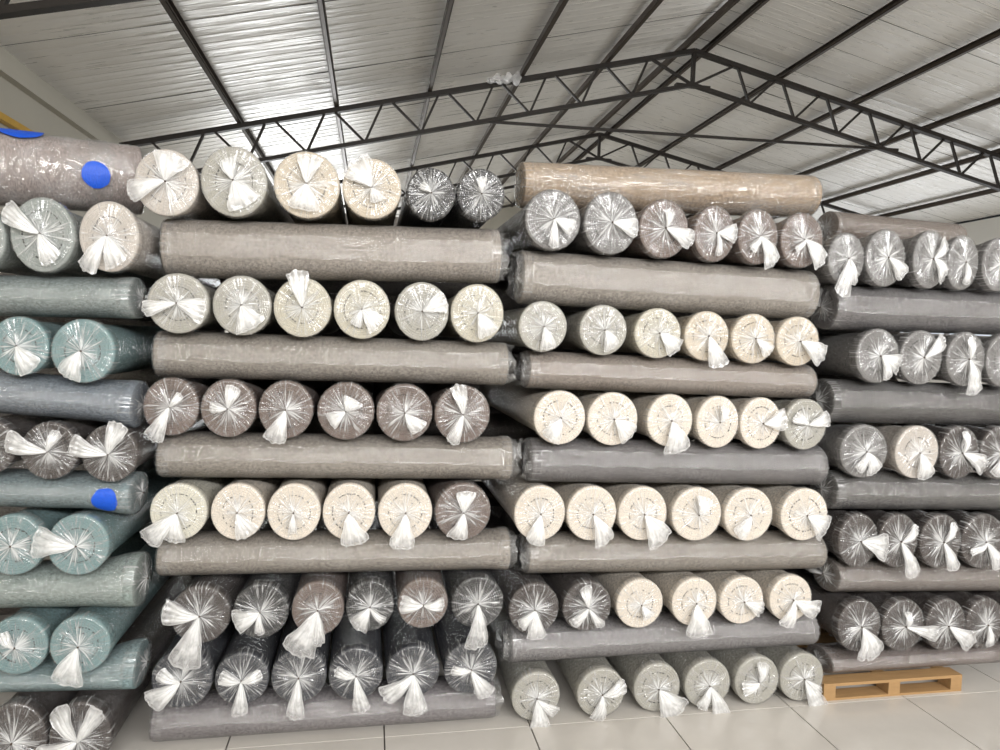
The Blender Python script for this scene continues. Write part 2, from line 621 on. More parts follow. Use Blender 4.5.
YT = 11.3
make_truss(YT - 5.3, 'dark steel roof truss standing nearest above the stacked carpet rolls')
make_truss(YT, 'dark steel roof truss with a thin tie bar and zigzag webs', True)
make_truss(YT + 5.0, 'dark steel roof truss, the next one beyond the truss with the tie bar')
make_truss(YT + 10.0, 'dark steel roof truss deepest in the hall, last before the far wall')

# yellow rail along the plaster wall
yp = at(8, 125, 8.3)
o = MB().box(-.04, -2.6, -.035, .04, 2.2, .035).build('wall_rail', MAT['yellow'])
o.location = (XL + .05, 8.3, yp.z)
tag(o, 'yellow painted rail fixed along the plaster wall under its cornice', 'rail')

# scrap of film caught on the truss
vs_, fs = [], []
for i in range(13):
    for j in range(7):
        u, vv = i / 12 - .5, j / 6 - .5
        n1 = noise.noise(Vector((u * 5, vv * 6, 3)))
        n2 = noise.noise(Vector((u * 6, vv * 5, 9)))
        vs_.append((u * .60 * (1 - .3 * abs(vv)), .05 * n1, vv * .20 * (.7 + .5 * u) + .06 * n2 + .10 * u))
for i in range(12):
    for j in range(6):
        fs.append((i * 7 + j, i * 7 + j + 1, (i + 1) * 7 + j + 1, (i + 1) * 7 + j))
o = link('film_scrap', mesh('film_scrap', vs_, fs), MAT['scrap'])
o.location = at(504, 79, YT - .16)
tag(o, 'crumpled scrap of clear film caught on the roof truss', 'plastic film')

# ------------------------------------------------------------------ carpet rolls
LEN = 11.6    # length of a roll in roll radii


def ring_mesh(name, prof, nt, closed_center=True):
    """lathe around Y: prof = [(r, y)]"""
    v, f = [], []
    for (r, y) in prof:
        for k in range(nt):
            a = 2 * PI * k / nt
            v.append((r * math.cos(a), y, r * math.sin(a)))
    for i in range(len(prof) - 1):
        for k in range(nt):
            k2 = (k + 1) % nt
            f.append((i * nt + k, i * nt + k2, (i + 1) * nt + k2, (i + 1) * nt + k))
    return mesh(name, v, f)


def carpet_mesh():
    prof = [(.015, .03)]
    lay = 11
    for k in range(lay):                    # the layers of the roll, each a low round ridge
        r0 = .03 + (.96 - .03) * k / lay
        s = (.96 - .03) / lay
        prof += [(r0 + .02 * s, .022), (r0 + .25 * s, .004), (r0 + .75 * s, .004), (r0 + .98 * s, .022)]
    prof += [(.975, .012), (.995, .05), (1, .2), (1, .35), (1, .5), (1, .65), (1, .8), (1, .95), (1, 1.2), (1, 1.6), (1, 2.2), (1, LEN * .5), (1, LEN - .05), (.97, LEN), (.01, LEN)]
    return ring_mesh('carpet', prof, 56)


def backing_mesh(seed):
    """the dark cut edge of the backing, showing in short dashes"""
    rnd = random.Random(seed)
    v, f = [], []
    R0 = rnd.uniform(.56, .66)
    for (rad, frac) in ((R0, .78), (R0 - .2, .05)):
        a = rnd.uniform(0, 6)
        end = a + 2 * PI
        while a < end:
            da = rnd.uniform(.05, .15)
            if rnd.random() < frac:
                rr = rad + .035 * (a - end) / (2 * PI) + rnd.uniform(-.006, .006)
                th = rnd.uniform(.020, .036)
                b = len(v)
                for y in (-.012, .02):
                    for (aa, ro) in ((a, rr - th / 2), (a + da, rr - th / 2), (a + da, rr + th / 2), (a, rr + th / 2)):
                        v.append((ro * math.cos(aa), y, ro * math.sin(aa)))
                f += [tuple(b + i for i in q) for q in ((0, 1, 2, 3), (0, 4, 5, 1), (2, 6, 7, 3), (1, 5, 6, 2), (3, 7, 4, 0))]
            a += da + rnd.uniform(.03, .12)
    return mesh('backing_edge', v, f, False)


def film_end_mesh(seed):
    """film drawn over the roll end: pleats that deepen towards the knot"""
    rnd = random.Random(seed)
    nt = 168
    rings = [1.018, 1.016, .985, .90, .78, .64, .50, .36, .24, .14, .07, .03]
    # random pleat profile around the circle
    prof = [0.0] * nt
    k = 0
    while k < nt:
        wdt = rnd.choice((2, 2, 3, 3, 4, 5))
        amp = rnd.uniform(.25, 1.0)
        for q in range(wdt):
            if k + q < nt:
                prof[k + q] = amp * (1 - abs((q + .5) / wdt * 2 - 1))
        k += wdt
    v, f = [], []
    for i, r in enumerate(rings):
        base = {0: .35, 1: .06}.get(i, -.035 - .02 * (1 - r) - .10 * max(0, (.34 - r) / .34) ** 1.5)
        for k in range(nt):
            a = 2 * PI * k / nt + .10 * (1 - r) ** 2
            amp = .002 if i < 2 else .016 + .055 * math.sin(PI * min(1, r)) * (1 - .35 * r)
            if i >= len(rings) - 2:
                amp = .012
            rr = r * (1 - .012 * prof[k] * (i >= 2))
            v.append((rr * math.cos(a), base - amp * prof[k], rr * math.sin(a)))
    for i in range(len(rings) - 1):
        for k in range(nt):
            k2 = (k + 1) % nt
            f.append((i * nt + k, i * nt + k2, (i + 1) * nt + k2, (i + 1) * nt + k))
    return mesh('film_end', v, f)


def sleeve_mesh(seed, loose=0.0):
    """film around the roll body, wrinkled"""
    nt, ny = 72, 70
    v, f = [], []
    for i in range(ny + 1):
        t = i / ny
        y = .30 + (LEN - .45) * t
        for k in range(nt):
            a = 2 * PI * k / nt
            p = Vector((math.cos(a) * 1.7, y * .9, math.sin(a) * 1.7 + seed * 7.3))
            d = 1.012 + (.007 + loose) * noise.noise(p * 1.6) + .006 * noise.noise(p * 4.3) + loose * .6
            e = min(t, 1 - t)
            if e < .05:
                d += .005 * math.sin(a * 31 + seed) * (1 - e / .05)
            d = max(d, 1.004)
            v.append((d * math.cos(a), y, d * math.sin(a)))
    for i in range(ny):
        for k in range(nt):
            k2 = (k + 1) % nt
            f.append((i * nt + k, i * nt + k2, (i + 1) * nt + k2, (i + 1) * nt + k))
    return mesh('film_sleeve', v, f)


def tail_mesh(L, hw, seed):
    """loose end of the film bag beyond the knot: a pleated, crumpled fan along +X"""
    rnd = random.Random(seed)
    nu, nv = 14, 22
    ph, fq = rnd.uniform(0, 6), rnd.uniform(4, 7)
    curl = rnd.uniform(-.25, .25)
    v, f = [], []
    W_ = math.tan(math.radians(min(38, hw * 1.15 + 2))) * L
    hang = L > 1.0
    for layer in range(2):
        off = layer * .035
        for i in range(nu + 1):
            u = i / nu
            for j in range(nv + 1):
                q = j / nv * 2 - 1
                endl = L * (1 - .10 * q * q + .07 * noise.noise(Vector((q * 2.5, seed, layer * 3))))
                x = .02 + endl * u
                wid = .03 + W_ * (u ** .85) * (1 + .15 * noise.noise(Vector((u * 3, seed * 1.7, q)))) * (1 - .10 * (u > .8) * (u - .8) * 5)
                z = q * wid + curl * L * u * u * .5
                pl = math.sin(q * fq + ph) * (.020 + .03 * u) * (1 - .3 * u)
                cr = .07 * u * noise.noise(Vector((x * 3.1, z * 3.1 + layer * 2, seed * 3.3)))
                y = -.19 - (.05 * math.sin(PI * u) + (.07 * u if hang else 0)) - abs(pl) - cr - off * math.sin(PI * min(1, u * 1.2)) * 2
                v.append((x, min(y, -.15 + .02 * u), z))
    n = nv + 1
    for layer in range(2):
        b = layer * (nu + 1) * n
        for i in range(nu):
            for j in range(nv):
                f.append((b + i * n + j, b + i * n + j + 1, b + (i + 1) * n + j + 1, b + (i + 1) * n + j))
    me = mesh('film_tail', v, f)
    att = me.attributes.new('inner', 'FLOAT', 'POINT')
    att.data.foreach_set('value', [max(0.0, min(1 - abs(j / nv * 2 - 1), (1 - i / nu) * 1.6)) for _ in range(2) for i in range(nu + 1) for j in range(nv + 1)])
    return me


ME_CARPET = carpet_mesh()
ME_CARPET.materials.append(MAT['carpet'])
ME_BACK = [backing_mesh(s) for s in range(6)]
for m_ in ME_BACK:
    m_.materials.append(MAT['dash'])
ME_END = [film_end_mesh(s) for s in range(8)]
for m_ in ME_END:
    m_.materials.append(MAT['film_end'])
ME_SLEEVE = [sleeve_mesh(s) for s in range(3)]
for m_ in ME_SLEEVE:
    m_.materials.append(MAT['sleeve'])
ME_LOOSE = [sleeve_mesh(s + 5, .03) for s in range(3)]
for m_ in ME_LOOSE:
    m_.materials.append(MAT['sleeve_loose'])
ME_TIE = ring_mesh('tie', [(.004, -.20), (.022, -.195), (.030, -.17), (.026, -.13), (.034, -.10), (.004, -.06)], 12)
ME_TIE.materials.append(MAT['tie'])
SEED = [0]


def put(name, data, root, rot=(0, 0, 0), loc=(0, 0, 1), color=None):
    o = link(name, data, None, root)
    o.location, o.rotation_euler = loc, rot
    if color:
        o.color = (*lin(color), 1)
    return o


def ease(t):
    t = max(0.0, min(1.0, t))
    return t * t * (3 - 2 * t)


def bulged(me, up, down, reach):
    """copy of a roll mesh whose free end swells where nothing presses on it"""
    m2 = me.copy()
    for v in m2.vertices:
        g = 1 - ease(v.co.y / reach)
        v.co.z *= 1 + (up if v.co.z > 0 else down) * g
    return m2


def frill_mesh(seed):
    """crumpled mouth of the film bag standing off a roll end"""
    nt, ny = 60, 6
    v, f = [], []
    for i in range(ny + 1):
        t = i / ny
        for k in range(nt):
            a = 2 * PI * k / nt
            q = Vector((math.cos(a) * 1.5, math.sin(a) * 1.5, seed * 5 + t * 1.2))
            r = 1.014 - .16 * t + t * (.12 * noise.noise(q * 1.7) + .06 * math.sin(a * 13 + seed) * noise.noise(q))
            y = .16 - t * (.42 + .22 * noise.noise(q * 1.3 + Vector((9, 2, 0))))
            v.append((r * math.cos(a), y, r * math.sin(a)))
    for i in range(ny):
        for k in range(nt):
            k2 = (k + 1) % nt
            f.append((i * nt + k, i * nt + k2, (i + 1) * nt + k2, (i + 1) * nt + k))
    return mesh('film_frill', v, f)


ME_FRILL = [frill_mesh(s_) for s_ in range(3)]
for m_ in ME_FRILL:
    m_.materials.append(MAT['sleeve_loose'])


def pressed(me, k=.15):
    """copy of a roll mesh whose body is pressed flat above and below by the rolls lying across it"""
    m2 = me.copy()
    for v in m2.vertices:
        v.co.z *= 1 - k * ease((v.co.y - .05) / .85)
    return m2


ME_CARPET_P = pressed(ME_CARPET)
ME_SLEEVE_P = [pressed(m_) for m_ in ME_SLEEVE]


def dress(root, color, tails, back_film, sleeve, swell=None, frill=False, bare=False):
    """the parts every carpet roll has"""
    SEED[0] += 1
    s = SEED[0]
    rnd = random.Random(s * 13)
    rot = (0, rnd.uniform(0, 6.28), 0)
    ca, sl = ME_CARPET, sleeve[s % 3]
    ez, es = 1.0, 1.0
    if sleeve is ME_SLEEVE_P:
        ca, rot = ME_CARPET_P, (0, 0, 0)
    if swell:
        up, down, reach = swell
        ca, sl = bulged(ca, up, down, reach), bulged(sl, up, down, reach)
        ez, es = 1 + (up - down) / 2, 1 + (up + down) / 2
        rot = (0, 0, 0)
    put('carpet', ca, root, rot, color=color)
    put('film_sleeve', sl, root, rot)
    if bare:
        return
    if not swell:
        put('backing_edge', ME_BACK[rnd.randrange(6)], root, (0, rnd.uniform(0, 6.28), 0))
    e = put('film_end', ME_END[rnd.randrange(8)], root, (0, 0 if swell else rnd.uniform(0, 6.28), 0), (0, 0, ez))
    e.scale.z = es
    put('tie', ME_TIE, root, loc=(0, 0, ez))
    if frill:
        put('film_frill', ME_FRILL[s % 3], root, (0, rnd.uniform(0, 6.28), 0))
    if back_film:
        put('film_end', ME_END[rnd.randrange(8)], root, (0, rnd.uniform(0, 6.28), PI), (0, LEN, 1))
    for k, (ang, L, hw) in enumerate(tails):
        me = tail_mesh(L, hw, s * 1.37 + k * .61)
        me.materials.append(MAT['tail'])
        put('film_tail', me, root, (0, -math.radians(ang), 0), (0, -.03 * k, ez))


def end_roll(c, rx, rz, color, tails, label, group, yaw=0.0):
    """a roll that points into the hall, the centre of its near end at c"""
    root = link('carpet_roll', None)
    root.location = (c.x, c.y, c.z - rz)
    root.rotation_euler = (0, 0, math.radians(yaw))
    root.scale = (rx, .155, rz)
    tag(root, label, 'carpet roll', group)
    dress(root, color, tails, False, ME_SLEEVE_P)
    return root


def side_roll(a, c, rz, color, label, group, front='left', ry=.132, tails=(), sleeve=None, swell=None, frill=False, bare=False):
    """a roll that lies across, its axis from a to c"""
    d = (c - a).normalized()
    fpt, yax = (a, d) if front == 'left' else (c, -d)
    z = Vector((0, 0, 1))
    z = (z - yax * z.dot(yax)).normalized()
    x = yax.cross(z)
    R = Matrix((x, yax, z)).transposed()
    root = link('carpet_roll', None)
    root.matrix_world = Matrix.Translation(fpt - z * rz) @ R.to_4x4() @ Matrix.Diagonal((ry, (c - a).length / LEN, rz, 1))
    tag(root, label, 'carpet roll', group)
    dress(root, color, tails, True, sleeve or ME_SLEEVE, swell, frill, bare)
    return root


# colours of the carpets
CR, YC, BG, OL, TN = (223, 213, 200), (215, 211, 197), (194, 186, 178), (168, 165, 156), (200, 188, 170)
MV, GY, DK, SLT, DB = (108, 94, 88), (112, 110, 109), (46, 46, 48), (54, 56, 63), (70, 63, 61)
TL, PG = (120, 146, 148), (146, 152, 149)
PO = (190, 184, 168)
CNAME = {CR: 'cream', YC: 'yellowish cream', BG: 'pinkish beige', OL: 'olive beige', TN: 'tan', MV: 'mauve brown', GY: 'grey',
         DK: 'charcoal', SLT: 'slate blue', DB: 'dark brown', TL: 'teal', PG: 'pale green', PO: 'pale olive'}
TEAL, NEXT, PALS, PAL = 'the teal stack', 'the stack beside it', 'the stack beside it', 'the pallet stack'

YS = dict(L=3.35, A=3.45, B=3.50, P=3.50)
# rows of roll ends: stack, layer word, list of (x, y, radius, colour, tails)
ROWS = [
    ('A', 'eleventh', [(166.6, 182, 34.5, BG, [(75, .85, 30), (-160, 1.15, 12)]), (234, 182, 37, OL, [(-60, .8, 28), (110, .6, 20)]),
                       (307, 185, 35, TN, [(85, .85, 20), (-95, .8, 26)]), (372, 188.5, 31.5, TN, [(130, 1.0, 25), (-70, .5, 20)]),
                       (431, 194.6, 28, DK, [(150, .5, 14)]), (481, 194, 26.5, DK, [(100, .6, 15)])]),
    ('A', 'ninth', [(178, 304.6, 32, OL, [(-10, .95, 20), (-165, 1.05, 10)]), (242, 306, 31, OL, [(-60, .85, 28)]), (302.6, 304, 32, PO, [(95, 1.2, 14)]),
                    (362, 310, 32, PO, [(-110, .6, 15), (-40, .8, 20)]), (422, 312, 32, OL, [(25, .95, 16)]), (477.5, 313.6, 30, PO, [(-60, .85, 22)])]),
    ('A', 'seventh', [(171, 407, 31, MV, [(-115, 1.25, 12), (40, .6, 10)]), (228.5, 407.7, 31, MV, [(70, .8, 15), (180, .6, 12)]), (286, 410, 31, MV, [(-105, 1.15, 16)]),
                      (346, 411, 31, MV, [(60, .5, 30), (-150, .65, 20)]), (404.7, 411.6, 30, MV, [(-50, .8, 18)]), (462.5, 415, 31, MV, [(100, 1.05, 12), (-115, 1.05, 10)])]),
    ('A', 'fifth', [(178.5, 513, 31.5, YC, [(-100, 1.0, 18), (-135, 1.35, 14)]), (238, 511.5, 30, CR, [(-60, .9, 22)]), (294, 510.5, 29.5, CR, [(-90, .7, 10)]),
                    (349, 513, 31, CR, [(-80, 1.1, 22)]), (405.5, 511, 31, CR, [(-95, 1.2, 18)]), (463, 512.6, 31, MV, [(90, .75, 20), (-100, .9, 18)])]),
    ('A', 'third', [(200.6, 614, 31.5, DB, [(170, 1.2, 16), (-105, 1.75, 14)]), (261, 610.6, 29.5, DK, [(-160, .95, 22), (-95, .75, 10)]), (318, 609, 29, MV, [(-115, 1.7, 18), (-80, 1.2, 8)]),
                    (370, 605.5, 27, DK, [(-130, .95, 20), (-45, .8, 8)]), (423, 603, 27, MV, [(175, .9, 18), (0, .8, 15)]), (477.5, 602, 28, DK, [(-85, 1.65, 12)])]),
    ('A', 'second', [(182, 678.6, 30.5, SLT, [(-145, 1.15, 16), (150, .8, 12)]), (242, 680, 29.5, SLT, [(-85, 1.25, 11), (160, .8, 14), (20, .8, 12)]), (299, 677, 30, SLT, [(-95, 1.45, 10)]),
                     (356, 673.5, 28, SLT, [(-80, 1.3, 10), (160, .8, 10)]), (413, 672, 28.5, SLT, [(-85, 1.5, 14), (-140, 1.3, 14)]), (470.7, 668, 28.5, SLT, [(-60, 1.15, 14), (170, .75, 10)])]),
    ('B', 'eleventh', [(553, 220, 32, GY, [(-25, .75, 16), (-95, .95, 8)]), (611, 222.5, 32, GY, [(-10, .95, 14)]), (664, 229, 31, MV, [(-25, 1.1, 14), (80, .6, 12)]),
                       (714.5, 234, 29.5, MV, [(0, .95, 16), (-80, .8, 8)]), (758, 237, 29, MV, [(-55, 1.2, 16), (-130, .7, 10)]), (802, 240, 28.5, MV, [(-40, 1.15, 16), (-130, .6, 8)])]),
    ('B', 'ninth', [(543, 328, 27, OL, [(-75, .9, 16)]), (603.6, 329, 26.5, OL, [(-60, .8, 20)]), (658, 332.6, 26.5, PO, [(-40, 1.0, 20)]),
                    (707, 335, 27.5, TN, [(-75, 1.3, 16)]), (753.5, 339, 27, TN, [(-45, .85, 16)]), (798, 342, 25.5, TN, [(-30, 1.2, 18)])]),
    ('B', 'seventh', [(560, 417, 27, CR, [(-125, .9, 20)]), (613, 418, 28, CR, [(-40, .9, 22)]), (670, 423.5, 32, CR, [(-75, 1.2, 22)]),
                      (718, 421, 28.5, CR, [(70, .6, 14)]), (761, 423, 26, CR, [(10, 1.05, 18)]), (805.5, 424, 26.5, OL, [(20, 1.0, 14), (150, .8, 12)])]),
    ('B', 'fifth', [(540, 513.6, 30, CR, [(-110, 1.05, 16)]), (592, 513.6, 30, CR, [(-60, 1.15, 16)]), (643, 513, 28.5, CR, [(-50, 1.25, 20)]),
                    (697, 515, 29, CR, [(70, .7, 20)]), (749, 513, 27.5, CR, [(-130, .9, 16)]), (804.5, 515.6, 29, CR, [(-30, 1.0, 22)])]),
    ('B', 'third', [(534, 607, 27.5, DB, [(-90, 1.1, 16), (-140, .8, 14)]), (587, 607, 28, DB, [(105, .9, 12), (-140, .9, 10), (-60, .9, 8)]), (640, 605.5, 27, CR, [(-60, .6, 20)]),
                    (694.7, 601, 25, CR, [(-90, 1.35, 20)]), (742, 601, 25, CR, [(-20, .9, 16)]), (791, 598, 26, CR, [(-30, 1.2, 16), (-110, 1.15, 14)])]),
    ('B', 'first', [(536, 697, 28.5, OL, [(-85, 1.35, 15), (-40, 1, 10)]), (601, 695.6, 29, OL, [(-100, 1.0, 14), (20, 1, 14)]), (657, 691, 28, OL, [(-50, 1.3, 24)]),
                    (707.6, 685, 28.5, OL, [(-60, 1.45, 12), (-120, .95, 12)]), (757, 682, 28.5, OL, [(80, .85, 14), (-170, .8, 16)]), (802, 678.5, 27.5, OL, [(-65, 1.45, 14), (-30, .9, 8)])]),
    ('P', 'tenth', [(846, 260.5, 29, GY, [(-110, 1.5, 14), (-80, 1, 10)]), (885.5, 257, 29, GY, [(-40, 1.0, 14)]), (930, 259, 30, GY, [(35, .9, 12), (-40, .9, 18)]),
                    (962.6, 262, 28, GY, [(-90, .8, 12)]), (999, 265, 28.5, GY, [(-45, .8, 16)])]),
    ('P', 'eighth', [(877.6, 357, 29, GY, [(-20, .95, 18), (-60, .9, 10)]), (921, 358, 29, GY, [(40, 1.05, 12)]), (966, 356, 29, GY, [(-75, 1.3, 14), (100, .8, 10)]), (1005, 361, 28, GY, [(-90, 1, 14)])]),
    ('P', 'sixth', [(864, 450, 28.5, GY, [(-60, .85, 18), (-120, .8, 10)]), (917, 454, 29, BG, [(-75, 1.0, 18)]), (959, 453, 27.5, DB, [(-20, 1.2, 14), (80, .8, 10)]), (999, 452, 27.5, DB, [(-110, .9, 14)])]),
    ('P', 'fourth', [(858, 542, 29.5, DB, [(-5, 1.3, 18)]), (898, 540, 28.5, DB, [(-65, 1.45, 12), (30, .9, 10)]), (940.5, 540, 28.5, DB, [(-70, 1.1, 12), (60, .8, 10)]), (983, 540, 28.5, DB, [(-60, 1.1, 12), (-150, .8, 8)])]),
    ('P', 'second', [(859, 627.6, 28.5, DB, [(-55, 1.3, 16), (-85, 1.2, 8)]), (903, 626, 28.5, DB, [(-10, 1.5, 8), (90, .6, 12)]), (945.6, 622.5, 27, DB, [(-35, 1.35, 15)]), (985, 621, 27, DB, [(-90, .8, 12)])]),
    ('L', 'eleventh', [(-27, 238, 37, PG, []), (42.5, 234, 38.5, PG, [(155, 1.15, 12), (-60, .85, 16)]), (109, 237, 37.5, BG, [(-60, .9, 20), (-120, 1.2, 12)])]),
    ('L', 'ninth', [(19, 346, 31.5, TL, [(-50, .95, 20)]), (83, 351, 34, TL, [(-120, .9, 20)])]),
    ('L', 'seventh', [(-16, 447, 31, DB, []), (50, 450, 31, DB, [(170, 1.4, 12), (62, .8, 10)]), (110, 454, 30.5, DB, [(70, 1.2, 14), (165, 1.3, 12)])]),
    ('L', 'fifth', [(13, 545, 33, TL, []), (78, 545, 33, TL, [(165, 1.3, 18)])]),
    ('L', 'third', [(17, 646, 31.5, TL, [(120, .65, 12)]), (80, 645, 31.5, TL, [(-110, 1.25, 20)])]),
    ('L', 'first', [(14, 733, 33, DB, []), (80, 733, 34, DB, [(125, 1.15, 14), (-160, 1.3, 16), (50, 1.2, 10)])]),
]
for (st, layer, lst) in ROWS:          # the pallet stack goes on beyond the picture
    if st == 'P':
        while lst[-1][0] < 1065:
            p = lst[-1]
            lst.append((p[0] + 46, p[1] + 1.5, p[2] + .5, p[3], [(-60, 1.0, 14)]))
STACK = dict(L='the teal stack', A='the stack beside the teal stack', B='the stack beside the pallet stack', P='the pallet stack')
# rolls lying across: stack, layer, xl, yl, xr, yr, rpx, colour, name of colour, tails
GREI, GREI2 = (148, 140, 132), (142, 135, 127)
SIDE = [
    ('A', 'tenth', 152, 245, 505, 257, 29.5, GREI, 'light greige', []),
    ('A', 'eighth', 156, 355, 512, 366, 24.5, GREI2, 'light greige', [(0, .9, 14)]),
    ('A', 'sixth', 164, 459, 516, 461, 25, GREI2, 'light greige', [(20, .8, 16)]),
    ('A', 'fourth', 164, 561, 514, 549, 24, GREI2, 'light greige', []),
    ('A', 'first', 158, 711, 500, 686, 24, (124, 119, 121), 'mid grey', []),
    ('B', 'tenth', 514, 276, 815, 292, 26, GREI2, 'light greige', []),
    ('B', 'eighth', 520, 372, 812, 384, 22, (140, 130, 122), 'brownish grey', []),
    ('B', 'sixth', 522, 461, 823, 469, 22.5, (108, 105, 106), 'dark grey', [(120, .9, 18)]),
    ('B', 'fourth', 519, 559, 822, 554, 20, (136, 129, 121), 'warm grey', []),
    ('B', 'second', 502, 653, 814, 638, 19.5, (122, 119, 120), 'mid grey', [(170, .8, 14)]),
    ('P', 'ninth', 824, 310, 1000, 312, 22, (104, 101, 102), 'dark grey', [(100, .8, 14)]),
    ('P', 'seventh', 820, 403, 1000, 404, 20, (84, 82, 82), 'charcoal', []),
    ('P', 'fifth', 824, 493, 1000, 493, 20, (94, 92, 91), 'dark grey', []),
    ('P', 'third', 826, 581, 1000, 578, 20, (118, 110, 105), 'brownish grey', [(180, 1.2, 10)]),
    ('P', 'first', 820, 658, 1000, 650, 20, (124, 114, 110), 'mauve grey', []),
    ('L', 'tenth', 0, 292, 146, 302, 28, (138, 147, 146), 'greenish grey', [(30, .8, 16)]),
    ('L', 'eighth', 0, 393, 148, 400, 26.5, (120, 128, 137), 'bluish grey', []),
    ('L', 'sixth', 0, 492, 146, 499, 26, (124, 137, 140), 'teal grey', []),
    ('L', 'fourth', 0, 597, 150, 585, 29, (136, 147, 143), 'greenish teal', []),
    ('L', 'second', 0, 690, 150, 665, 29, (122, 140, 142), 'teal grey', []),
]
SOFT = .019                   # how far a roll lying across presses into the bodies above and below
FILM = 1.024                   # the film stands this much off the carpet
LAYERS = ['first', 'second', 'third', 'fourth', 'fifth', 'sixth', 'seventh', 'eighth', 'ninth', 'tenth', 'eleventh']


def fit_line(pts):
    """least-squares height over X"""
    n = len(pts)
    mx, mz = sum(p[0] for p in pts) / n, sum(p[1] for p in pts) / n
    sxx = sum((p[0] - mx) ** 2 for p in pts)
    k = sum((p[0] - mx) * (p[1] - mz) for p in pts) / sxx if sxx > 1e-6 else 0
    return lambda X: mz + k * (X - mx)


SPOT = {}
for (st, layer, lst) in ROWS:
    SPOT[(st, layer)] = []
    for (px, py, r, col, tails) in lst:
        c = at(px, py, YS[st] + random.uniform(-.008, .008))
        SPOT[(st, layer)].append([c, r * depth(c) / F * .975])
TOP, BOT = {}, {}
for row in SIDE:
    st, layer = row[0], row[1]
    i = LAYERS.index(layer)
    up = SPOT[(st, LAYERS[i + 1])]
    TOP[(st, layer)] = fit_line([(c.x, c.z - r) for c, r in up])
    if i == 0:
        base = .108 if st == 'P' else .002
        BOT[(st, layer)] = lambda X, base=base: base
    else:
        BOT[(st, layer)] = fit_line([(c.x, c.z + r) for c, r in SPOT[(st, LAYERS[i - 1])]])

# rolls seen end-on: each rests on the roll that lies below its row and
# carries the one above; soft rolls pressed together stand narrower
for (st, layer, lst) in ROWS:
    n = len(lst)
    pts = SPOT[(st, layer)]
    li = LAYERS.index(layer)
    low = TOP.get((st, LAYERS[li - 1])) if li else (lambda X: .003)
    high = BOT.get((st, LAYERS[li + 1])) if li < 10 else None
    for p in pts:
        c, r = p
        zb, zt = c.z - r, c.z + r
        if low:
            zb = low(c.x) + .002
        if high:
            zt = high(c.x) - .002
        c.z, p[1] = (zb + zt) / 2, (zt - zb) / 2
    ks = [((pts[i + 1][0] - pts[i][0]).xz.length) / (pts[i][1] + pts[i + 1][1]) for i in range(n - 1)]
    yaw = random.uniform(-.8, .8)
    for i, (px, py, r, col, tails) in enumerate(lst):
        nm = CNAME[col]
        if st == 'A':
            lab = f'{nm} carpet roll, {ORD[i]} from the teal stack, {layer} layer of the stack beside it'
        elif st == 'B':
            lab = f'{nm} carpet roll, {ORD[n - 1 - i]} from the pallet stack, {layer} layer of the stack beside it'
        elif st == 'P':
            lab = f'{nm} carpet roll on the pallet stack, {layer} layer, {ORD[i]} from its neighbour stack'
        else:
            lab = f'{nm} carpet roll in the teal stack, {layer} layer, {ORD[n - 1 - i]} from its neighbour stack'
        c, rz = pts[i]
        k = min([1.0] + ks[max(0, i - 1):i + 1])
        end_roll(c, rz * min(1.0, k) * .988 / FILM, rz / FILM, col, tails, lab, 'carpet rolls stacked end-on', yaw)

# free ends that swell beyond the last roll pressing on them: up, down, reach
SWELL = {('L', 'tenth'): (.05, .04, .8), ('L', 'eighth'): (.1, .18, 1.2), ('L', 'sixth'): (.08, .28, 1.5),
         ('L', 'fourth'): (.45, .05, 1.7), ('L', 'second'): (1.0, 0, 1.8),
         ('A', 'sixth'): (.06, .03, .7), ('A', 'fourth'): (.10, .05, .7)}
for (st, layer, xl, yl, xr, yr, rp, col, nm, tails) in SIDE:
    if st == 'A':
        xr -= 8
    if st == 'L':
        xr -= 8
    if st == 'B':
        xl += 5
        xr -= 9
    front = {'L': 'right', 'A': 'right', 'B': 'left', 'P': 'left'}[st]
    where = f'carpet roll lying sideways, {layer} layer of {STACK[st]}'
    Y = YS[st] + .03 + .135
    xa, xb = at(xl, yl, Y).x, at(xr, yr, Y).x
    if st == 'L':
        xa = xb - 1.8
    if st == 'P':
        xb = xa + 1.8
    if st == 'A':
        xa = max(xa, -1.0 if layer == 'tenth' else -1.03)
    top, bot = TOP[(st, layer)], BOT[(st, layer)]
    za, zb = (top(xa) + bot(xa)) / 2, (top(xb) + bot(xb)) / 2
    half = min(top(x) - bot(x) for x in (max(xa, -1.9), (xa + xb) / 2, min(xb, 4.45))) / 2
    if layer == 'first':
        half -= SOFT / 2
        za = zb = bot(0) + half + SOFT
    rolled = side_roll(Vector((xa, Y, za)), Vector((xb, Y, zb)), (half + SOFT) / FILM, col, f'{nm} {where}', 'carpet rolls lying sideways', front, tails=tails,
                       swell=SWELL.get((st, layer)), frill=(st in 'AB'))
    if (st, layer) == ('L', 'sixth'):
        TAPED = rolled

